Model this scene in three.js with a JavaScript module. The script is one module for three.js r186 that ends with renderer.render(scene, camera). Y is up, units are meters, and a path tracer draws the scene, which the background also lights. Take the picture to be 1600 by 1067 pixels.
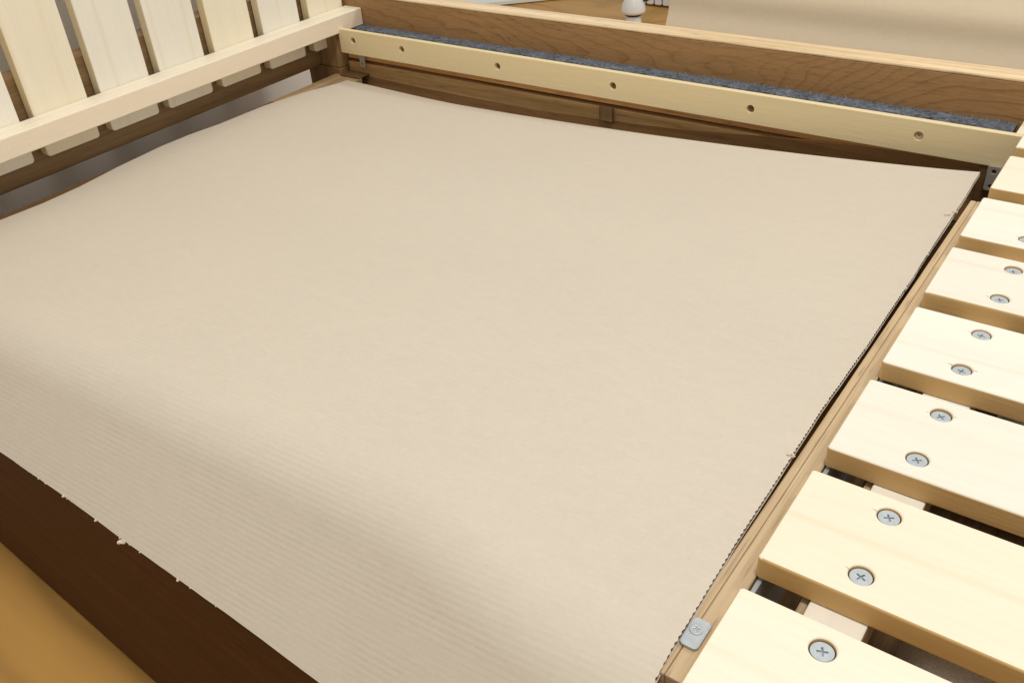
import * as THREE from 'three';
import { RoundedBoxGeometry } from 'three/addons/geometries/RoundedBoxGeometry.js';
import { RectAreaLightUniformsLib } from 'three/addons/lights/RectAreaLightUniformsLib.js';
import { mergeGeometries } from 'three/addons/utils/BufferGeometryUtils.js';

// ---------------------------------------------------------------- camera, light, exposure
// metres; x runs along the far armrest, y up, z towards the viewer; y = 0 is the top of the seat slats
const scene = new THREE.Scene();
const camera = new THREE.PerspectiveCamera(41.18, 1024 / 682, 0.01, 30);
camera.position.set(0.0874, 0.3089, 0.7844);
camera.up.set(-0.2874, 0.8225, -0.4908);
camera.lookAt(0.0874 - 0.5083, 0.3089 - 0.5653, 0.7844 - 0.6496);
scene.add(camera);

scene.background = new THREE.Color().setRGB(0.51, 0.495, 0.455);      // the soft light of the room
const renderer = new THREE.WebGLRenderer({ antialias: true });
renderer.setSize(1024, 682);
renderer.toneMapping = THREE.LinearToneMapping;
renderer.toneMappingExposure = 1.0;
renderer.shadowMap.enabled = true;
RectAreaLightUniformsLib.init();
const lamp = new THREE.RectAreaLight(new THREE.Color().setRGB(1, 0.972, 0.925), 52, 0.36, 0.36);   // ceiling lamp over the seat
lamp.position.set(0.2, 1.85, 0.68);
lamp.lookAt(-0.3, -0.1, 0.2);
scene.add(lamp);
const lamp2 = new THREE.RectAreaLight(new THREE.Color().setRGB(1, 0.972, 0.925), 46, 0.36, 0.36);  // added unseen light beyond the armrest, brightens the wall behind the slats
lamp2.position.set(0.9, 1.9, -1.3);
lamp2.lookAt(-0.4, -0.2, -0.2);
scene.add(lamp2);

// ---------------------------------------------------------------- helpers
function rng(seed) {
  let s = seed >>> 0;
  return () => { s = (s + 0x6d2b79f5) >>> 0; let t = Math.imul(s ^ (s >>> 15), 1 | s); t = (t + Math.imul(t ^ (t >>> 7), 61 | t)) ^ t; return ((t ^ (t >>> 14)) >>> 0) / 4294967296; };
}
const clamp = (x, a, b) => Math.max(a, Math.min(b, x));
const mix = (a, b, t) => a + (b - a) * t;
const sstep = (a, b, x) => { const t = clamp((x - a) / (b - a), 0, 1); return t * t * (3 - 2 * t); };
const hash = (x, y, s) => { let h = Math.imul(x, 374761393) + Math.imul(y, 668265263) + Math.imul(s, 1274126177); h = Math.imul(h ^ (h >>> 13), 1274126177); return ((h ^ (h >>> 16)) >>> 0) / 4294967296; };
function pnoise(u, v, px, py, s) {                                     // value noise that repeats after px, py cells; u, v in 0..1
  const x = u * px, y = v * py, xi = Math.floor(x), yi = Math.floor(y), fx = x - xi, fy = y - yi;
  const sx = fx * fx * (3 - 2 * fx), sy = fy * fy * (3 - 2 * fy), m = (a, n) => ((a % n) + n) % n;
  const a = hash(m(xi, px), m(yi, py), s), b = hash(m(xi + 1, px), m(yi, py), s), c = hash(m(xi, px), m(yi + 1, py), s), d = hash(m(xi + 1, px), m(yi + 1, py), s);
  return mix(mix(a, b, sx), mix(c, d, sx), sy) * 2 - 1;
}
function fbm(u, v, px, py, s, n = 4) { let a = 0.5, r = 0; for (let i = 0; i < n; i++) { r += a * pnoise(u, v, px << i, py << i, s + i); a *= 0.5; } return r; }
const enc = (x) => { x = clamp(x, 0, 1); return 255 * (x <= 0.0031308 ? 12.92 * x : 1.055 * Math.pow(x, 1 / 2.4) - 0.055); };
function tex(w, h, metresU, metresV, fn, gray = false) {
  const d = new Uint8Array(w * h * 4);
  for (let y = 0; y < h; y++) for (let x = 0; x < w; x++) {
    const c = fn((x + 0.5) / w, (y + 0.5) / h), i = (y * w + x) * 4;
    if (gray) { d[i] = d[i + 1] = d[i + 2] = clamp(c, 0, 1) * 255; } else { d[i] = enc(c[0]); d[i + 1] = enc(c[1]); d[i + 2] = enc(c[2]); }
    d[i + 3] = 255;
  }
  const t = new THREE.DataTexture(d, w, h);
  t.wrapS = t.wrapT = THREE.RepeatWrapping; t.magFilter = THREE.LinearFilter; t.minFilter = THREE.LinearMipmapLinearFilter; t.generateMipmaps = true;
  if (!gray) t.colorSpace = THREE.SRGBColorSpace;
  t.repeat.set(1 / metresU, 1 / metresV); t.needsUpdate = true;
  return t;
}
const tint = (c, k) => [c[0] * k, c[1] * k, c[2] * k];
const lerp3 = (a, b, t) => [mix(a[0], b[0], t), mix(a[1], b[1], t), mix(a[2], b[2], t)];

// ---------------------------------------------------------------- materials (grain runs along u)
const birchMap = tex(1024, 512, 0.9, 0.3, (u, v) => {
  const w = fbm(u, v, 3, 4, 11, 4), line = fbm(u, v + 0.02 * w, 3, 48, 21, 3), fine = pnoise(u, v, 60, 256, 31);
  const vein = Math.pow(Math.max(0, Math.sin((v + 0.03 * fbm(u, v, 2, 3, 77, 3)) * 2 * Math.PI * 7)), 14) * (0.5 + 0.5 * fbm(u, v, 4, 7, 79, 2));
  const k = 1 + 0.035 * w + 0.045 * line + 0.018 * fine;
  return lerp3(tint([0.82, 0.73, 0.55], k), [0.70, 0.54, 0.32], clamp(0.42 * vein + 0.22 * line, 0, 1));
});
const birchBump = tex(1024, 512, 0.9, 0.3, (u, v) => 0.5 + 0.3 * pnoise(u, v, 24, 220, 41) + 0.2 * pnoise(u, v, 90, 256, 42), true);
const birch = (col, rough = 0.5) => new THREE.MeshPhysicalMaterial({ map: birchMap, bumpMap: birchBump, bumpScale: 0.00012, color: new THREE.Color().setRGB(...col), roughness: rough, vertexColors: true, specularIntensity: 0.7 });
const slatMats = [[1.04, 1.1, 1.27], [1.03, 1.06, 1.14], [0.99, 1.05, 1.2], [1.02, 1.04, 1.08]].map((c) => birch(c));
const ledgerMat = birch([0.93, 0.86, 0.68]);

const walnutFn = (c0, c1, s) => (u, v) => {
  const w = fbm(u, v, 2, 3, s, 4), bands = 0.5 + 0.5 * Math.sin((v * 9 + 1.3 * w) * 2 * Math.PI);
  const pores = Math.pow(clamp(0.5 + 0.5 * pnoise(u, v, 40, 230, s + 9), 0, 1), 5), line = fbm(u, v, 4, 60, s + 5, 3);
  const c = lerp3(c0, c1, clamp(0.4 * bands + 0.35 + 0.7 * line, 0, 1));
  return tint(c, 1 - 0.4 * pores + 0.06 * w);
};
const walnutMap = tex(1024, 512, 0.7, 0.18, walnutFn([0.235, 0.145, 0.066], [0.345, 0.225, 0.115], 101));
const walnutBump = tex(1024, 512, 0.7, 0.18, (u, v) => 0.6 - 0.5 * Math.pow(clamp(0.5 + 0.5 * pnoise(u, v, 40, 230, 110), 0, 1), 5), true);
const walnutMat = (col, rough = 0.5, spec = 0.7) => new THREE.MeshPhysicalMaterial({ map: walnutMap, bumpMap: walnutBump, bumpScale: 0.0002, color: new THREE.Color().setRGB(...col), roughness: rough, specularIntensity: spec });
const walnut = walnutMat([0.92, 0.9, 0.85]);
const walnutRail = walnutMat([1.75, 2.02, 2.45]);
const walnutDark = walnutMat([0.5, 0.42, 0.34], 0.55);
// the figured face of the armrest: arched growth lines on the left, quieter lines to the right
const armMap = tex(2048, 256, 1.3, 0.10, (u, v) => {
  const f = 1 - sstep(0.52, 0.72, u), w = fbm(u, v, 7, 2, 303, 4), w2 = fbm(u, v, 26, 3, 307, 3);
  const ph = v * 8 + u * mix(4, 27, f) + mix(1.0, 2.3, f) * w + 0.35 * w2 + 0.9 * Math.sin(u * 40 + 3 * w) * (1 - f) * 0.4;
  const fr = ph - Math.floor(ph), edge = Math.pow(fr, 8), pores = Math.pow(clamp(0.5 + 0.5 * pnoise(u, v, 160, 90, 311), 0, 1), 5);
  const c = lerp3([0.33, 0.205, 0.098], [0.19, 0.11, 0.048], clamp(1.05 * edge * (0.55 + 0.6 * fbm(u, v, 9, 2, 320, 2)) + 0.25 + 0.3 * w, 0, 1));
  return tint(c, 1 - 0.3 * pores + 0.05 * pnoise(u, v, 300, 128, 313) + 0.13 * fbm(u, v, 24, 60, 317, 3));
});
const armMat = new THREE.MeshPhysicalMaterial({ map: armMap, color: new THREE.Color().setRGB(1.16, 1.06, 0.94), roughness: 0.5, specularIntensity: 0.7 });
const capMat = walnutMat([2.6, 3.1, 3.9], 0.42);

const boardMap = tex(1024, 1024, 0.42, 0.42, (u, v) => {
  const c = 0.03 * fbm(u, v, 4, 4, 501, 4) + 0.03 * fbm(u, v, 40, 120, 511, 3) + 0.018 * pnoise(u, v, 256, 256, 521);
  const fleck = Math.pow(clamp(0.5 + 0.5 * pnoise(u, v, 120, 256, 531), 0, 1), 14);
  const fl2 = Math.pow(clamp(0.5 + 0.5 * pnoise(u, v, 190, 90, 541), 0, 1), 16);
  return tint([0.605, 0.535, 0.442], 1 + 0.8 * c + 0.05 * fleck - 0.05 * fl2);
});
const PITCH = 0.0035;
const boardBump = tex(256, 2048, 0.42, 0.42, (u, v) => 0.5 + 0.26 * Math.sin(v * 2 * Math.PI * Math.round(0.42 / PITCH)) * (0.75 + 0.7 * fbm(u, v, 8, 24, 551, 3)) + 0.14 * pnoise(u, v, 120, 400, 553), true);
const boardMat = new THREE.MeshPhysicalMaterial({ map: boardMap, bumpMap: boardBump, bumpScale: 0.00015, roughness: 0.68, specularIntensity: 0.6 });
const boardCore = new THREE.MeshStandardMaterial({ color: new THREE.Color().setRGB(0.33, 0.235, 0.155), roughness: 0.9, side: THREE.DoubleSide });
const paperMat = new THREE.MeshStandardMaterial({ color: new THREE.Color().setRGB(0.68, 0.58, 0.48), roughness: 0.9 });

const floorMap = tex(1024, 1024, 1.1, 0.8, (u, v) => {
  const w = fbm(u, v, 3, 3, 601, 4), g = fbm(u, v + 0.05 * w, 5, 70, 611, 4);
  const curl = Math.pow(0.5 + 0.5 * Math.sin((v * 11 + 2.2 * fbm(u, v, 3, 2, 621, 3)) * 2 * Math.PI), 6);
  return tint(lerp3([0.58, 0.32, 0.088], [0.46, 0.24, 0.058], clamp(0.42 + 0.8 * w + 0.2 * g, 0, 1)), 1 - 0.2 * curl + 0.08 * fbm(u, v, 9, 30, 631, 3));
});
const floorMat = new THREE.MeshPhysicalMaterial({ map: floorMap, roughness: 0.42, specularIntensity: 0.6 });
const wallMap = tex(512, 512, 0.6, 0.6, (u, v) => tint([0.90, 0.885, 0.86], 1 + 0.03 * fbm(u, v, 6, 6, 701, 4)));
const wallMat = new THREE.MeshStandardMaterial({ map: wallMap, roughness: 0.9 });
const feltMap = tex(1024, 256, 0.30, 0.075, (u, v) => {
  const n = fbm(u, v, 120, 30, 801, 3), m = fbm(u, v, 18, 5, 811, 3), q = pnoise(u, v, 420, 110, 821);
  return tint([0.13, 0.145, 0.175], clamp(1 + 0.9 * n + 0.5 * m + 0.35 * q, 0.25, 2.4));
});
const feltMat = new THREE.MeshStandardMaterial({ map: feltMap, bumpMap: feltMap, bumpScale: 0.0006, roughness: 1 });
const fuzzMat = new THREE.MeshStandardMaterial({ color: new THREE.Color().setRGB(0.24, 0.265, 0.315), roughness: 1, side: THREE.DoubleSide });
const lintMat = new THREE.MeshStandardMaterial({ color: new THREE.Color().setRGB(0.75, 0.7, 0.68), roughness: 1, side: THREE.DoubleSide });
const zincMap = tex(256, 256, 0.02, 0.02, (u, v) => tint([0.50, 0.545, 0.575], 1 + 0.12 * fbm(u, v, 9, 9, 901, 4)));
const zinc = new THREE.MeshPhysicalMaterial({ map: zincMap, roughness: 0.5, metalness: 0.4 });
const steel = new THREE.MeshPhysicalMaterial({ color: new THREE.Color().setRGB(0.56, 0.60, 0.63), roughness: 0.38, metalness: 0.6 });
const whiteEnamel = new THREE.MeshPhysicalMaterial({ color: new THREE.Color().setRGB(0.80, 0.82, 0.82), roughness: 0.35, clearcoat: 0.3 });
const blackRubber = new THREE.MeshStandardMaterial({ color: new THREE.Color().setRGB(0.03, 0.03, 0.035), roughness: 0.7 });
const greyCloth = new THREE.MeshStandardMaterial({ map: tex(512, 512, 0.08, 0.08, (u, v) => tint([0.62, 0.55, 0.48], 1 + 0.15 * pnoise(u, v, 128, 128, 951) + 0.12 * fbm(u, v, 6, 6, 955, 4))), roughness: 0.95 });

// ---------------------------------------------------------------- building helpers
const used = {};
function numbered(n) { const k = (used[n] = (used[n] ?? -1) + 1); return k ? n + '_' + String(k).padStart(3, '0') : n; }
function shade(m) { m.castShadow = m.receiveShadow = true; return m; }
function part(name, geo, mat, parent, label) { const m = shade(new THREE.Mesh(geo, mat)); m.name = numbered(name); if (label) m.userData.label = label; parent.add(m); return m; }
function thing(name, label, category, pos = [0, 0, 0], group) { const g = new THREE.Group(); g.name = numbered(name); g.position.set(...pos); g.userData = { label, category }; if (group) g.userData.group = group; scene.add(g); return g; }
// box from corner to corner in the coordinates of its thing, softly rounded, uv in metres with the grain along axis g
let uvSeed = 1;
function plank(x0, x1, y0, y1, z0, z1, g = 'x', r = 0.0015, edgeTint) {
  let geo = new RoundedBoxGeometry(x1 - x0, y1 - y0, z1 - z0, 2, Math.min(r, (x1 - x0) / 2.2, (y1 - y0) / 2.2, (z1 - z0) / 2.2));
  if (geo.index) geo = geo.toNonIndexed();
  geo.translate((x0 + x1) / 2, (y0 + y1) / 2, (z0 + z1) / 2);
  return grainUV(geo, g, edgeTint);
}
function grainUV(geo, g, edgeTint, topAxis = 'y') {
  if (geo.index) geo = geo.toNonIndexed();
  const p = geo.attributes.position, n = p.count, uv = new Float32Array(n * 2), col = new Float32Array(n * 3).fill(1), ou = hash(uvSeed, 3, 5) * 7, ov = hash(uvSeed++, 8, 9) * 7;
  const a = new THREE.Vector3(), b = new THREE.Vector3(), c = new THREE.Vector3(), axes = ['x', 'y', 'z'];
  for (let i = 0; i < n; i += 3) {
    a.fromBufferAttribute(p, i); b.fromBufferAttribute(p, i + 1); c.fromBufferAttribute(p, i + 2);
    const nn = b.clone().sub(a).cross(c.clone().sub(a));
    let k = 0; if (Math.abs(nn.y) > Math.abs(nn[axes[k]])) k = 1; if (Math.abs(nn.z) > Math.abs(nn[axes[k]])) k = 2;
    const na = axes[k], rest = axes.filter((q) => q !== na), ga = na === g ? rest[0] : g, ca = rest.find((q) => q !== ga);
    [a, b, c].forEach((q, j) => { uv[2 * (i + j)] = q[ga] + ou; uv[2 * (i + j) + 1] = q[ca] + ov; });
    if (edgeTint && na !== topAxis) for (let j = 0; j < 3; j++) col.set(edgeTint, 3 * (i + j));
  }
  geo.setAttribute('uv', new THREE.BufferAttribute(uv, 2)); geo.setAttribute('color', new THREE.BufferAttribute(col, 3));
  return geo;
}
function roundRect(x0, x1, y0, y1, r) {
  const s = new THREE.Shape();
  s.moveTo(x0 + r, y0); s.lineTo(x1 - r, y0); s.absarc(x1 - r, y0 + r, r, -Math.PI / 2, 0); s.lineTo(x1, y1 - r); s.absarc(x1 - r, y1 - r, r, 0, Math.PI / 2);
  s.lineTo(x0 + r, y1); s.absarc(x0 + r, y1 - r, r, Math.PI / 2, Math.PI); s.lineTo(x0, y0 + r); s.absarc(x0 + r, y0 + r, r, Math.PI, 1.5 * Math.PI);
  return s;
}
function circle(x, y, r, kx = 1) { const h = new THREE.Path(); h.absellipse(x, y, r * kx, r, 0, Math.PI * 2, true); return h; }
function extrude(shape, depth, bevel, seg = 2, curve = 20) {           // z from 0 to depth, bevel inside the outline
  const g = new THREE.ExtrudeGeometry(shape, { depth: depth - 2 * bevel, bevelEnabled: bevel > 0, bevelThickness: bevel, bevelSize: bevel, bevelOffset: -bevel, bevelSegments: seg, curveSegments: curve });
  g.translate(0, 0, bevel); return g;
}
// cross-recess screw head lying flat, top at y = 0
function screwHead(r, turn) {
  const s = new THREE.Shape(); s.absarc(0, 0, r, 0, Math.PI * 2, false);
  const w = r * 0.085, L = r * 0.46, h = new THREE.Path(), pts = [[w, w], [w, L], [-w, L], [-w, w], [-L, w], [-L, -w], [-w, -w], [-w, -L], [w, -L], [w, -w], [L, -w], [L, w]];
  pts.forEach(([x, y], i) => (i ? h.lineTo(x, y) : h.moveTo(x, y))); h.closePath(); s.holes.push(h);
  const top = extrude(s, 0.0016, 0.00028, 3, 28); top.rotateX(-Math.PI / 2); top.translate(0, -0.0016, 0);
  const base = new THREE.CylinderGeometry(r * 0.96, r * 0.5, 0.003, 28); base.translate(0, -0.0029, 0);
  const g = mergeGeometries([top, base.toNonIndexed()].map((q) => { const t = q.index ? q.toNonIndexed() : q; return t; }));
  g.rotateY(turn); return grainUV(g, 'x');
}

// ---------------------------------------------------------------- the setting
const FLOOR = -0.375;
{
  const f = new THREE.BoxGeometry(6, 0.05, 6); f.translate(-0.6, FLOOR - 0.025, -0.6);
  const m = part('floor', grainUV(f, 'x'), floorMat, scene); m.userData.kind = 'structure'; m.userData.label = 'orange brown wooden floor under the sofa';
  const w = new THREE.BoxGeometry(0.12, 1.4, 2.4); w.translate(-1.0 - 0.06, FLOOR + 0.7, 1.0);
  const wm = part('wall', grainUV(w, 'y'), wallMat, scene); wm.userData.kind = 'structure'; wm.userData.label = 'white wall behind the slatted backrest';
}

// ---------------------------------------------------------------- the sofa bed frame
const EDGE = [0.74, 0.53, 0.27], SOFT = [0.92, 0.84, 0.66];
const frame = thing('sofa_bed_frame', 'walnut sofa bed frame holding the cardboard and the slatted sections', 'sofa bed', [-0.42, FLOOR, 0.25]);
const F = (name, geo, mat, label, parent = frame) => { geo.translate(0.42, -FLOOR, -0.25); return part(name, geo, mat, parent, label); };
// armrest board with its pale top edge
{
  const a = plank(-0.895, 0.72, FLOOR, 0.0166, -0.1318, -0.105, 'x', 0.001);
  const p = a.attributes.position, uv = a.attributes.uv;
  for (let i = 0; i < p.count; i++) uv.setXY(i, p.getX(i) + 1.0, p.getY(i) + 0.05 + p.getZ(i));
  const arm = F('armrest', a, armMat);
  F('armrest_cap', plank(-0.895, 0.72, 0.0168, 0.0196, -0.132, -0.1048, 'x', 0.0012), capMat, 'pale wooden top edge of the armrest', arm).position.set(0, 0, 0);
}
// birch ledger strip with its row of screw holes
{
  const s = roundRect(-0.8226, 0.05, -0.0442, -0.0134, 0.0008), holes = [[-0.7979, -0.0262], [-0.7133, -0.027], [-0.5629, -0.0282], [-0.4064, -0.0288], [-0.2477, -0.0288], [-0.0858, -0.0278]];
  for (const [x, y] of holes) s.holes.push(circle(x, y, 0.0040));
  const g = extrude(s, 0.0068, 0.0005, 2, 24); g.translate(0, 0, -0.0654);
  const led = F('ledger_strip', grainUV(g, 'x', [1.05, 1.06, 1.08], 'z'), ledgerMat, 'pale birch strip with a row of screw holes');
  holes.forEach(([x, y], i) => {
    const c = screwHead(0.0037, 0.5 + i * 0.7); c.rotateX(Math.PI / 2); c.translate(x, y, i === 5 ? -0.0606 : -0.0626);
    F('screw', c, i === 5 ? walnutRail : walnutMat([0.75, 0.7, 0.6]), undefined, led);
  });
  F('end_block', plank(-0.0095, 0.06, -0.05, -0.0136, -0.1044, -0.0658, 'x', 0.001, SOFT), slatMats[3], 'pale birch block at the end of the felt');
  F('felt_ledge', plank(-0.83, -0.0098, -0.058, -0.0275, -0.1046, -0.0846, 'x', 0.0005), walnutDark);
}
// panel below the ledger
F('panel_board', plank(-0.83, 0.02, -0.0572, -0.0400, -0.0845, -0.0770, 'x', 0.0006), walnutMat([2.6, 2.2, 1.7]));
F('panel_board', plank(-0.14, 0.02, -0.20, -0.0612, -0.0900, -0.0750, 'x', 0.0006), walnutDark);  // right stretch of the panel coloured dark to stand for shadow
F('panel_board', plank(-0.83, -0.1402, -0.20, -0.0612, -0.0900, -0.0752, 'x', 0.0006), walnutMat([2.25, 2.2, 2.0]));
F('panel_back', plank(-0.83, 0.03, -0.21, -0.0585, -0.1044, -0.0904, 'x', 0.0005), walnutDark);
F('panel_block', plank(-0.4312, -0.4142, -0.0755, -0.0590, -0.0750, -0.0700, 'y', 0.0006), walnutMat([1.0, 0.98, 0.95]), 'small dark upright block');
{
  const s = new THREE.Shape(), top = [[-0.806, -0.0766], [-0.70, -0.0790], [-0.557, -0.0796], [-0.47, -0.0774], [-0.391, -0.0740], [-0.342, -0.0708], [-0.304, -0.0676], [-0.21, -0.0585], [-0.12, -0.0520], [-0.03, -0.0490]];
  s.moveTo(-0.806, -0.11); s.lineTo(-0.03, -0.11); s.lineTo(-0.03, -0.049); s.splineThru(top.slice(0, -1).reverse().map(([x, y]) => new THREE.Vector2(x, y))); s.closePath();
  const g = extrude(s, 0.003, 0.0004, 1, 40); g.translate(0, 0, -0.0773);
  F('hardboard_strip', grainUV(g, 'x'), walnutMat([1.3, 1.1, 0.9], 0.6), 'plain brown hardboard strip with a curved upper edge');
}
// back board, corner post, back rail
F('back_board', plank(-0.8945, -0.8675, -0.067, 0.0413, -0.10, 0.80, 'z', 0.0015), walnut);
F('corner_post', plank(-0.894, -0.831, FLOOR, -0.0675, -0.1044, -0.0592, 'y', 0.0015), walnutMat([0.85, 0.72, 0.6]));
F('corner_post_inset', plank(-0.8665, -0.8315, -0.067, -0.02, -0.1044, -0.0600, 'y', 0.0012), walnut);
F('back_rail', plank(-0.8395, -0.792, -0.13, -0.075, 0.0602, 0.575, 'z', 0.0015), walnutMat([0.55, 0.48, 0.4]));  // shaded stretch of the rail, the shade painted as a darker colour
F('back_rail_lit_end', plank(-0.8395, -0.792, -0.13, -0.0746, -0.0585, 0.060, 'z', 0.0008), walnutMat([1.5, 1.6, 1.7]), 'end of the back rail by the corner post, its lit tone put into the colour');  // same rail, its lit stretch painted as a lighter colour
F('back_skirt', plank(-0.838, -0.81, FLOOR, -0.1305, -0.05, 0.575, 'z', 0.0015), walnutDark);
// middle rail at the right of the cardboard, with its lip and metal plate
const taper = (g) => { const p = g.attributes.position; for (let i = 0; i < p.count; i++) p.setX(i, p.getX(i) + 0.0046 * clamp(-p.getX(i) / 0.0105, 0, 1) * (0.576 - p.getZ(i)) / 0.49); return g; };   // the rail narrows towards the armrest
F('middle_rail', taper(plank(-0.0105, 0.0, -0.115, -0.0130, 0.0845, 0.5762, 'z', 0.0006)), walnutRail);
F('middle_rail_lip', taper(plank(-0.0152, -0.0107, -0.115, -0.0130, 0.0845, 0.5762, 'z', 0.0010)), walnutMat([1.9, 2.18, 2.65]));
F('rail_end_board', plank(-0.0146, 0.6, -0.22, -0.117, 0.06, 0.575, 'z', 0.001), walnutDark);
F('angle_strip', plank(0.0006, 0.0030, -0.06, -0.0145, 0.09, 0.60, 'z', 0.0004), steel, 'metal angle strip beside the middle rail');
{
  const s = roundRect(-0.0127, -0.0042, -0.5602, -0.5445, 0.0022), g = extrude(s, 0.0016, 0.00035, 3, 12); g.rotateX(-Math.PI / 2); g.translate(0, -0.0128, 0);
  const pl = F('metal_plate', grainUV(g, 'z'), zinc, 'small grey metal plate with a cross screw');
  const h = screwHead(0.0029, 0.5); h.translate(-0.0089, -0.0106, 0.5508); F('screw', h, steel, undefined, pl);
}
// hanging brackets under the two ends of the ledger
function bracket(x0, x1, y0, y1, z, m) {
  const s = roundRect(x0, x1, y0, y1, 0.0025), cx = (x0 + x1) / 2;
  s.holes.push(circle(cx, y1 - 0.0052, 0.0020)); s.holes.push(circle(cx, y0 + 0.0042, 0.0020));
  const g = extrude(s, 0.002, 0.0004, 2, 16); g.translate(0, 0, z); return grainUV(g, 'y');
}
F('bracket', bracket(-0.8010, -0.7925, -0.0635, -0.0415, -0.0700), steel);
F('bracket_foot', plank(-0.826, -0.792, -0.0748, -0.0728, -0.073, -0.052, 'x', 0.0006), walnutDark);
F('bracket', bracket(-0.0230, -0.0120, -0.0660, -0.0425, -0.0580), new THREE.MeshPhysicalMaterial({ color: new THREE.Color().setRGB(0.52, 0.5, 0.45), roughness: 0.4, metalness: 0.5 }));
F('bracket_backing', plank(-0.03, 0.03, -0.12, -0.045, -0.0690, -0.0605, 'x', 0.0006), walnutDark);
const turned = (g) => { g.translate(0.777, 0, -0.58); g.rotateY(-0.049); g.translate(-0.777, 0, 0.58); return g; };
// front panel below the hanging edge of the cardboard
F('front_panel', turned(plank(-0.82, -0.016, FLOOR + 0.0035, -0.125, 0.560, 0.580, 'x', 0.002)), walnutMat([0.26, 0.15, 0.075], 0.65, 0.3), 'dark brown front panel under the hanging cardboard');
F('front_leg', plank(-0.84, -0.78, FLOOR, -0.092, 0.50, 0.550, 'y', 0.002), walnutDark);

// ---------------------------------------------------------------- right slatted section: slats screwed to a batten
const P = 0.085, W = 0.0664, T = 0.013;
{
  const g0 = thing('bed_slat_panel', 'pale birch slat panel lying flat, screwed to a batten with large cross screws', 'slat panel', [0.25, 0, 0.26]);
  const R = rng(42), add = (n, geo, m, parent = g0, l) => { geo.translate(-0.25, 0, -0.26); return part(n, geo, m, parent, l); };
  for (let k = 0; k <= 8; k++) {
    const zn = k * P, zf = zn - W, x0 = (R() - 0.5) * 0.0010, sh = roundRect(x0, 0.62, -zn, -zf, 0.0022);
    const zsc = [zn - 0.0145 - 0.0393, zn - 0.0145].map((z) => z + (R() - 0.5) * 0.0012), xs = [0.0396, 0.0396].map((x) => x + (R() - 0.5) * 0.0014);
    if (k) for (let j = 0; j < 2; j++) { sh.holes.push(circle(xs[j], -zsc[j], 0.0053)); }
    const geo = extrude(sh, T, 0.0013, 3, 28); geo.rotateX(-Math.PI / 2); geo.translate(0, -T, 0);
    const sl = add('slat', grainUV(geo, 'x', EDGE), slatMats[[0, 1, 0, 2, 0, 2, 3, 1, 0][k]]);
    if (k) for (let j = 0; j < 2; j++) {
      const h = screwHead(0.0048, R() * 3); h.rotateZ((R() - 0.5) * 0.06); h.rotateX((R() - 0.5) * 0.08); h.translate(xs[j], -0.0010 - R() * 0.0006, zsc[j]); add('screw', h, zinc, sl);
      const chips = [];                                                   // torn wood fibres round the countersunk hole
      for (let c = 0; c < (R() < 0.35 ? 0 : 4); c++) {
        const side = c % 2 ? 1 : -1, len = 0.0012 + R() * 0.0022, ch = new THREE.TetrahedronGeometry(0.0006); ch.scale(len / 0.0006 * 0.8, 0.35, 0.7); ch.rotateY((R() - 0.5) * 0.4);
        ch.translate(xs[j] + side * (0.0058 + R() * 0.0012), 0.0001, zsc[j] + (R() - 0.5) * 0.004); chips.push(ch);
      }
      if (chips.length) { const cg = add('splinter', grainUV(mergeGeometries(chips), 'x'), ledgerMat, sl); }
    }
  }
  add('batten', plank(0.0245, 0.0497, -0.036, -T - 0.0003, -0.06, 0.66, 'z', 0.0012, [0.42, 0.30, 0.17]), slatMats[0]);  // side faces tinted dark, shade under the slats put into the colour
  add('batten_cleat', plank(0.0205, 0.0242, -0.036, -0.0165, -0.06, 0.66, 'z', 0.0010), walnutRail);
}

// ---------------------------------------------------------------- left slatted section standing upright as a backrest
{
  const g0 = thing('bed_slat_panel', 'pale birch slat panel standing upright against the back board', 'slat panel', [-0.85, -0.042, 0.25]);
  const add = (n, geo, m) => { geo.translate(0.85, 0.042, -0.25); return part(n, geo, m, g0); };
  const zs = [[-0.0999, -0.0384], [-0.0216, 0.0400], [0.0555, 0.1172], [0.1325, 0.1960], [0.2105, 0.2729], [0.2889, 0.3514], [0.3665, 0.430], [0.4455, 0.508], [0.5235, 0.586]];
  const R = rng(7);
  zs.forEach(([a, b], k) => {
    const sh = roundRect(-b, -a, -0.0415 + (R() - 0.5) * 0.001, 0.42, 0.004), geo = extrude(sh, T, 0.0013, 3, 10);   // outline in z, y
    geo.rotateY(Math.PI / 2); geo.translate(-0.85 - T, 0, 0);
    add('slat', grainUV(geo, 'y', SOFT, 'x'), slatMats[[3, 2, 3, 2, 2, 3, 0, 3, 1][k]]);
  });
  add('batten', plank(-0.8497, -0.8200, -0.0192, 0.0030, -0.1043, 0.62, 'z', 0.0014, [0.96, 0.9, 0.86]), slatMats[1]);
  add('batten', plank(-0.8497, -0.8200, 0.33, 0.352, -0.1043, 0.62, 'z', 0.0014, SOFT), slatMats[1]);
}

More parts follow.
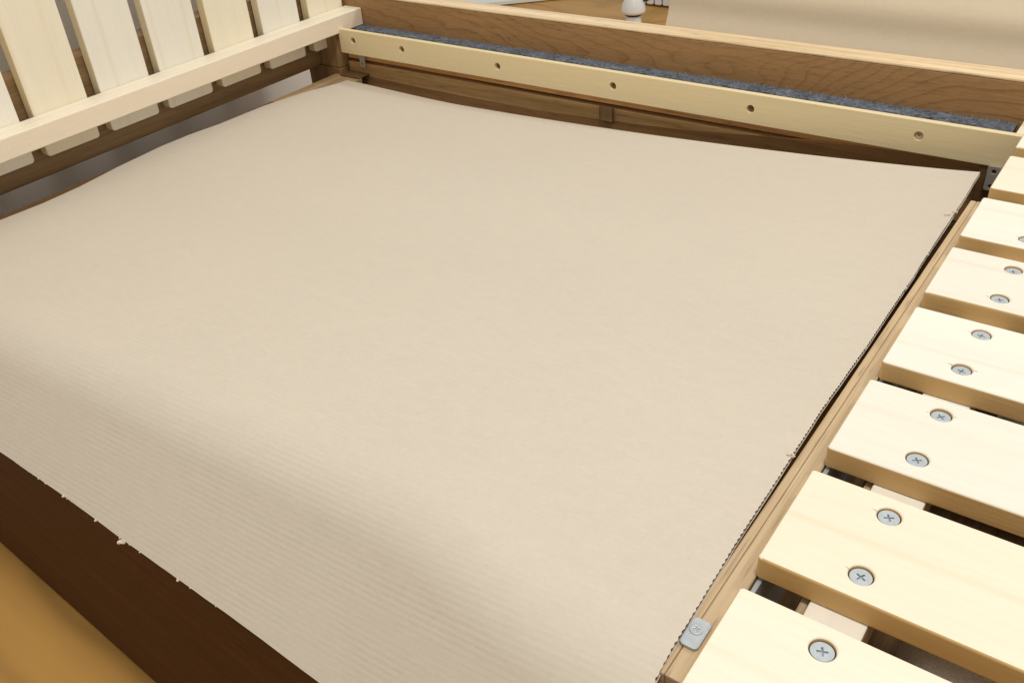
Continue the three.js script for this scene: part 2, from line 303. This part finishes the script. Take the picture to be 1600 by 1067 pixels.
// ---------------------------------------------------------------- the sheet of corrugated cardboard
{
  const sheet = thing('cardboard_sheet', 'large sheet of corrugated cardboard laid over the open seat frame, its near edge hanging down', 'cardboard', [-0.42, -0.04, 0.28]);
  const ZF = -0.026, ZS = 0.53, BR = 0.055, TH = 50 * Math.PI / 180, D = Math.SQRT1_2;
  const leftX = (z) => { const p = [[-0.05, -0.7955], [-0.02, -0.8005], [0.03, -0.8145], [0.085, -0.8255], [0.15, -0.8290], [0.19, -0.8365], [0.23, -0.8385], [0.29, -0.8325], [0.345, -0.8215], [0.39, -0.8185], [0.435, -0.8225], [0.70, -0.824]]; for (let i = 1; i < p.length; i++) if (z <= p[i][0]) { const t = clamp((z - p[i - 1][0]) / (p[i][0] - p[i - 1][0]), 0, 1); return mix(p[i - 1][1], p[i][1], t); } return -0.824; };
  const line = (p, z) => { for (let i = 1; i < p.length; i++) if (z <= p[i][0]) return mix(p[i - 1][1], p[i][1], clamp((z - p[i - 1][0]) / (p[i][0] - p[i - 1][0]), 0, 1)); return p[p.length - 1][1]; };
  const rightX = (z) => line([[-0.03, -0.0238], [0.05, -0.0214], [0.20, -0.0181], [0.30, -0.0166], [0.38, -0.0166], [0.42, -0.0155], [0.50, -0.0146], [0.55, -0.0131], [0.58, -0.0124]], z);
  const yR = (z) => -0.0100 - 0.0250 * clamp((0.42 - z) / 0.44, 0, 1), yL = -0.0715;
  const farZ = (x) => ZF + 0.004 * Math.sin(x * 5 + 1) - 0.012 * sstep(-0.6, -0.82, x) * 0.9;
  const CR = [[-0.36, 0.30, 0.07, 0.02], [-0.20, 0.20, 0.05, 0.03], [-0.045, 0.497, 0.03, 0.012], [-0.13, 0.12, 0.04, -0.01], [-0.55, 0.10, 0.06, 0.01], [-0.60, 0.36, 0.05, 0.03], [-0.30, 0.43, 0.04, -0.015], [-0.09, 0.33, 0.035, 0.02], [-0.48, 0.24, 0.05, -0.02]];
  const crease = (x, z) => { let h = 0; for (const [cx, cz, hl, sl] of CR) { const t = (x - cx) / hl; if (Math.abs(t) < 1.2) { const d = (z - cz - sl * t - 0.004 * Math.sin(t * 4)) / 0.0016; if (Math.abs(d) < 4) h += 0.00012 * Math.exp(-d * d) * Math.exp(-t * t * 2.5); } } return h; };
  function surf(s, b) {                                                   // s 0..1 left to right, b arc length from the far edge
    const xl = leftX(b), xr = rightX(b), x = mix(xl, xr, s), zb = ZS + 0.032 * sstep(-0.20, -0.016, x);
    const hgt = (z) => mix(yL, yR(z), (x + 0.82) / 0.805) + 0.0012 * Math.sin(x * 9 + z * 3) * Math.sin(z * 11 + x * 4 + 1) * sstep(-0.03, 0.06, z) * (1 - sstep(0.48, 0.53, z)) * sstep(-0.02, -0.10, x) - 0.0125 * Math.pow(Math.sin(Math.PI * clamp((x + 0.81) / 0.79, 0, 1)), 0.8) * (1 - sstep(-0.03, 0.34, z)) - crease(x, z);
    if (b <= zb) return new THREE.Vector3(x, hgt(b), b);
    const e = b - zb, a = Math.min(e / BR, TH), r = Math.max(0, e - BR * TH);
    return new THREE.Vector3(x, hgt(zb) - BR * (1 - Math.cos(a)) - r * Math.sin(TH), zb + BR * Math.sin(a) + r * Math.cos(TH));
  }
  const R = rng(99), edgeB = (x) => ZS + 0.1373 + 0.073 * x + 0.0215 * x * x + 0.0004 * Math.sin(x * 31) + 0.0004 * fbm(x + 2, 0.2, 60, 1, 5, 3);
  function liner(nx, nb, off, teeth) {
    const pos = [], uv = [], idx = [];
    for (let j = 0; j <= nb; j++) for (let i = 0; i <= nx; i++) {
      const s0 = i / nx, s = 1 - Math.pow(1 - s0, 1.6), xa = mix(-0.82, -0.015, s), b0 = farZ(xa), b1 = edgeB(xa), b = mix(b0, b1, j / nb);
      const p = surf(s, b), q1 = surf(s, b + 1e-3), q2 = surf(Math.min(1, s + 1e-3), b), q0 = surf(Math.min(1, s + 1e-3) - 1e-3, b), n = q1.sub(p).cross(q2.sub(q0)).normalize();
      if (i === nx) p.x += teeth * (0.35 + 0.9 * hash(Math.round(b / PITCH), 3, 77)) * (Math.sin(b / PITCH * 2 * Math.PI) * 0.5 + 0.25 * (hash(j >> 2, 5, 1) - 0.5)) + 0.0004 * fbm(b, 0.3, 40, 1, 12, 3);
      p.addScaledVector(n, off); pos.push(p.x, p.y, p.z); uv.push(p.x, b);
      if (i < nx && j < nb) { const a = j * (nx + 1) + i, c = a + nx + 1; idx.push(a, c, a + 1, c, c + 1, a + 1); }
    }
    const g = new THREE.BufferGeometry(); g.setAttribute('position', new THREE.Float32BufferAttribute(pos, 3)); g.setAttribute('uv', new THREE.Float32BufferAttribute(uv, 2)); g.setIndex(idx); g.computeVertexNormals(); g.translate(0.42, 0.04, -0.28);
    return g;
  }
  const dm = boardMat.clone(); dm.side = THREE.DoubleSide;
  part('top_liner', liner(120, 1150, 0, 0.00065), dm, sheet);
  part('bottom_liner', liner(24, 160, -0.0028, 0), dm, sheet);
  // corrugated core, seen along the cut right edge, and the closed far, left and hanging edges
  const core = [], ci = [];
  { const nb = 2300; for (let j = 0; j <= nb; j++) { const b = mix(ZF, edgeB(-0.015), j / nb), o = -0.0014 + 0.0012 * Math.sin(b / PITCH * 2 * Math.PI);
    for (let i = 0; i < 2; i++) { const p = surf(1, b), n = surf(1, b + 1e-3).sub(p).cross(new THREE.Vector3(1, 0.05, 0)).normalize(); if (i) p.copy(surf(0.975, b)); core.push(p.x - 0.0001 + 0.42, p.y + n.y * o + 0.04, p.z + n.z * o - 0.28); }
    if (j < nb) { const a = 2 * j; ci.push(a, a + 1, a + 2, a + 1, a + 3, a + 2); } } }
  { const g = new THREE.BufferGeometry(); g.setAttribute('position', new THREE.Float32BufferAttribute(core, 3)); g.setIndex(ci); g.computeVertexNormals(); part('flute_core', g, boardCore, sheet); }
  const ep = [], ei = [], strip = (fn, n) => { for (let j = 0; j <= n; j++) { const [p, nn] = fn(j / n), a = ep.length / 3; for (const o of [0, -0.0028]) ep.push(p.x + nn.x * o + 0.42, p.y + nn.y * o + 0.04, p.z + nn.z * o - 0.28); if (j < n) ei.push(a, a + 1, a + 2, a + 1, a + 3, a + 2); } };
  const withN = (s, b) => { const p = surf(s, b), n = surf(s, b + 1e-3).sub(p).cross(surf(Math.min(1, s + 1e-3), b).sub(surf(Math.min(1, s + 1e-3) - 1e-3, b))).normalize(); return [p, n]; };
  strip((t) => withN(t, edgeB(mix(-0.82, -0.015, t))), 120); strip((t) => withN(t, farZ(mix(-0.82, -0.015, t))), 60); strip((t) => withN(0, mix(farZ(-0.82), edgeB(-0.82), t)), 80);
  { const g = new THREE.BufferGeometry(); g.setAttribute('position', new THREE.Float32BufferAttribute(ep, 3)); g.setIndex(ei); g.computeVertexNormals(); part('cut_edge', g, boardCore, sheet); }
  // little torn paper tufts
  function tuft(p, size, seed) {
    const Q = rng(seed), parts = [];
    for (let k = 0; k < 4; k++) { const t = new THREE.IcosahedronGeometry(size * (0.35 + 0.4 * Q()), 1), a = t.attributes.position; for (let i = 0; i < a.count; i++) { const h = 0.6 + 0.8 * hash(Math.round(a.getX(i) * 1e6), Math.round(a.getY(i) * 1e6 + a.getZ(i) * 1e6), seed); a.setXYZ(i, a.getX(i) * h, a.getY(i) * h * 0.7, a.getZ(i) * h); } t.translate((Q() - 0.5) * size, (Q() - 0.5) * size * 0.6, (Q() - 0.5) * size); parts.push(t); }
    const g = mergeGeometries(parts); g.computeVertexNormals(); g.translate(p.x + 0.42, p.y + 0.04, p.z - 0.28); part('torn_tuft', g, paperMat, sheet);
  }
  const at = (x, db) => surf((x - leftX(0.6)) / (rightX(0.6) - leftX(0.6)), edgeB(x) + db);
  tuft(at(-0.372, 0.0010), 0.0026, 1); tuft(at(-0.446, 0.0003), 0.0014, 2); tuft(at(-0.312, 0.0003), 0.0014, 3); tuft(at(-0.405, 0.0004), 0.0013, 4);
  { const Q = rng(12); for (let k = 0; k < 16; k++) tuft(at(-0.62 + 0.46 * Q(), 0.0001), 0.0003 + 0.0005 * Q(), 20 + k); for (let k = 0; k < 8; k++) tuft(surf(1, 0.02 + 0.5 * Q()), 0.0006 + 0.0005 * Q(), 50 + k); }
  tuft(surf(0.9995, 0.428), 0.0020, 5); tuft(surf(0.9965, 0.083), 0.0026, 6); tuft(surf(1, 0.075), 0.0022, 7);
}

// ---------------------------------------------------------------- felt strip lying between ledger and armrest
{
  const felt = thing('felt_strip', 'blue grey felt strip lying between the birch ledger and the armrest', 'felt strip', [-0.42, -0.0275, -0.095]);
  const s = roundRect(-0.1049, -0.0880, -0.0273, -0.0197, 0.0028), g0 = new THREE.ExtrudeGeometry(s, { depth: 0.84, steps: 420, bevelEnabled: false, curveSegments: 6 });
  g0.rotateY(Math.PI / 2); let g = g0.toNonIndexed ? g0 : g0;                 // outline (z, y) -> length along x
  g.scale(1, 1, -1); { const ix = g.index; if (ix) { for (let i = 0; i < ix.count; i += 3) { const t = ix.getX(i); ix.setX(i, ix.getX(i + 2)); ix.setX(i + 2, t); } } else { for (const nme of ['position', 'uv', 'normal']) { const a = g.attributes[nme], z = a.itemSize; for (let i = 0; i < a.count; i += 3) for (let k = 0; k < z; k++) { const t = a.array[i * z + k]; a.array[i * z + k] = a.array[(i + 2) * z + k]; a.array[(i + 2) * z + k] = t; } } } }
  g.translate(-0.8545, 0, 0);
  const p = g.attributes.position;
  for (let i = 0; i < p.count; i++) { const x = p.getX(i), z = p.getZ(i), y = p.getY(i); p.setY(i, y + (y > -0.025 ? 0.0009 * fbm(x, z * 3, 90, 40, 15, 3) : 0)); p.setZ(i, z + (z > -0.09 ? 0.0009 * fbm(x + 0.3, y * 3, 60, 20, 25, 3) : 0)); }
  g.computeVertexNormals(); g = grainUV(g, 'x'); g.computeVertexNormals(); g.translate(0.42, 0.0275, 0.095);
  part('felt_pad', g, feltMat, felt);
  function fuzz(n, seed, len, wdt, mat, back) {
    const R = rng(seed), pos = [];
    for (let k = 0; k < n; k++) {
      const x = -0.852 + 0.837 * R(), z = back ? -0.1046 + 0.004 * R() : -0.1045 + 0.0150 * R(), y = -0.0197 - 0.0003, a = R() * 6.28, l = len * (0.4 + R()), lean = 0.3 + R();
      let q = new THREE.Vector3(x, y, z); const dir = new THREE.Vector3(Math.cos(a) * lean, 1, Math.sin(a) * lean * (back ? 0.3 : 1)).normalize();
      for (let m = 0; m < 3; m++) {
        const q2 = q.clone().addScaledVector(dir, l / 3); dir.x += (R() - 0.5) * 0.9; dir.z += (R() - 0.5) * 0.5; dir.y -= 0.2 * R(); dir.normalize();
        const w = wdt * (1 - m * 0.25); pos.push(q.x - w, q.y, q.z, q.x + w, q.y, q.z, q2.x, q2.y, q2.z); q = q2;
      }
    }
    const gg = new THREE.BufferGeometry(); gg.setAttribute('position', new THREE.Float32BufferAttribute(pos, 3)); gg.computeVertexNormals(); gg.translate(0.42, 0.0275, 0.095);
    const m = part('felt_fuzz', gg, mat, felt); m.userData.kind = 'stuff'; return m;
  }
  fuzz(9000, 3, 0.0020, 0.00022, fuzzMat, false); fuzz(1500, 4, 0.0022, 0.00018, fuzzMat, true); fuzz(170, 5, 0.0028, 0.00022, lintMat, true);
}

// ---------------------------------------------------------------- grey bags seen through the slat gaps
function bag(x0, x1, y0, y1, z0, z1, label) {
  const b = thing('storage_bag', label, 'storage bag', [(x0 + x1) / 2, y0, (z0 + z1) / 2]);
  const g = new RoundedBoxGeometry(x1 - x0, y1 - y0, z1 - z0, 6, 0.018), p = g.attributes.position;
  for (let i = 0; i < p.count; i++) { const x = p.getX(i), y = p.getY(i), z = p.getZ(i); p.setY(i, y + 0.003 * Math.sin(x * 40 + z * 60)); }
  g.translate(0, (y1 - y0) / 2, 0); g.computeVertexNormals(); part('bag_body', grainUV(g, 'x'), greyCloth, b);
  part('zip', plank(-(x1 - x0) / 2 + 0.02, (x1 - x0) / 2 - 0.02, y1 - y0 - 0.001, y1 - y0 + 0.0035, -0.004, 0.004, 'x', 0.001), greyCloth, b);
}
bag(0.058, 0.60, -0.1165, -0.058, 0.41, 0.515, 'grey brown cloth bag under the slats, nearest to the viewer');
bag(0.058, 0.60, -0.1165, -0.058, 0.14, 0.30, 'grey brown cloth bag under the slats, farther from the viewer');

// ---------------------------------------------------------------- behind the armrest
{
  const t = thing('bent_cardboard', 'bent sheet of brown cardboard standing behind the armrest', 'cardboard', [0.1, FLOOR, -0.2]);
  const pos = [], uv = [], idx = [], nx = 10, ny = 120, k = 2 * Math.PI / 0.05;
  const prof = (y) => { const d = y - 0.028; return -0.200 - 0.27 * d + 0.24 * Math.sin(k * d) / k; };
  const nrm = (y) => { const dz = (prof(y + 1e-4) - prof(y - 1e-4)) / 2e-4, l = Math.hypot(1, dz); return [-dz / l, 1 / l]; };   // (y, z) of the outward normal
  const grid = (off) => { const base = pos.length / 3; for (let j = 0; j <= ny; j++) for (let i = 0; i <= nx; i++) { const y = mix(-0.30, 0.16, j / ny), x = mix(-0.4135, 0.9, i / nx), n = nrm(y); pos.push(x - 0.1, y - FLOOR + n[0] * off, prof(y) + n[1] * off + 0.2); uv.push(x, y); if (i < nx && j < ny) { const a = base + j * (nx + 1) + i, c = a + nx + 1; off < 0 ? idx.push(a, c, a + 1, c, c + 1, a + 1) : idx.push(a, a + 1, c, c, a + 1, c + 1); } } };
  grid(0); grid(-0.003);
  const g = new THREE.BufferGeometry(); g.setAttribute('position', new THREE.Float32BufferAttribute(pos, 3)); g.setAttribute('uv', new THREE.Float32BufferAttribute(uv, 2)); g.setIndex(idx); g.computeVertexNormals();
  const m = boardMat.clone(); m.side = THREE.DoubleSide; m.bumpScale = 0.00001; m.color.setRGB(1.2, 1.15, 1.02); part('bent_sheet', g, m, t);
  const ep = [], ei = []; for (let j = 0; j <= ny; j++) { const y = mix(-0.30, 0.16, j / ny), n = nrm(y); for (const o of [0, -0.003]) ep.push(-0.4135 - 0.1, y - FLOOR + n[0] * o, prof(y) + n[1] * o + 0.2); if (j < ny) { const a = 2 * j; ei.push(a, a + 2, a + 1, a + 1, a + 2, a + 3); } }
  const e = new THREE.BufferGeometry(); e.setAttribute('position', new THREE.Float32BufferAttribute(ep, 3)); e.setIndex(ei); e.computeVertexNormals(); part('cut_edge', e, boardCore, t);
  part('folded_foot', plank(-0.5, 0.7, 0, 0.078, -0.02, 0.06, 'x', 0.004), boardMat, t);
}
{
  const r = thing('radiator', 'white finned radiator with a domed valve on the floor behind the armrest', 'radiator', [-1.10, FLOOR, -1.59]);
  for (let k = 0; k < 11; k++) part('fin', plank(-0.085 + k * 0.0245, -0.085 + k * 0.0245 + 0.0205, 0.004, 0.50, -0.06, 0.06, 'y', 0.004), whiteEnamel, r);
  part('manifold', plank(-0.085, 0.18, 0.03, 0.06, -0.022, 0.022, 'x', 0.008), whiteEnamel, r);
  const vp = [-1.073 + 1.10, -0.019, -1.30 + 1.59];
  const L = (pts) => { const g = new THREE.LatheGeometry(pts.map(([a, b]) => new THREE.Vector2(a, b)), 32); g.translate(...vp); return grainUV(g, 'y'); };
  const valve = part('valve', L([[0.0001, 0.066], [0.026, 0.066], [0.0305, 0.069], [0.031, 0.074], [0.0285, 0.088], [0.022, 0.104], [0.014, 0.115], [0.006, 0.120], [0.0001, 0.121]]), whiteEnamel, r);
  part('valve_ring', L([[0.0001, 0.061], [0.0205, 0.061], [0.0215, 0.063], [0.0215, 0.0655], [0.0001, 0.0655]]), blackRubber, r);
  part('valve_neck', L([[0.0235, 0.019], [0.0225, 0.03], [0.019, 0.058], [0.0175, 0.061], [0.0001, 0.061]]), whiteEnamel, r);
  part('valve_pipe', plank(vp[0] + 0.024, vp[0] + 0.034, 0.075, 0.088, 0.03, vp[2] - 0.004, 'z', 0.004), blackRubber, r);
}
{
  const a = -0.755, c = Math.cos(a), s = Math.sin(a);
  for (const [k, lab] of [[0, 'flat white board lying on the floor beyond the armrest, nearer the radiator'], [1, 'flat white board lying on the floor beyond the armrest, farther left from the radiator']]) {
    const b = thing('white_board', lab, 'board', [0, FLOOR, 0]);
    b.position.set(-1.50 - 0.155 * k, FLOOR, -1.42 + 0.0 * k); b.rotation.y = 0.755;
    part('board_face', plank(-0.45, 0.45, 0.002, 0.014, k ? -0.106 : -0.106, 0.0, 'x', 0.002), whiteEnamel, b);
  }
}

renderer.render(scene, camera);
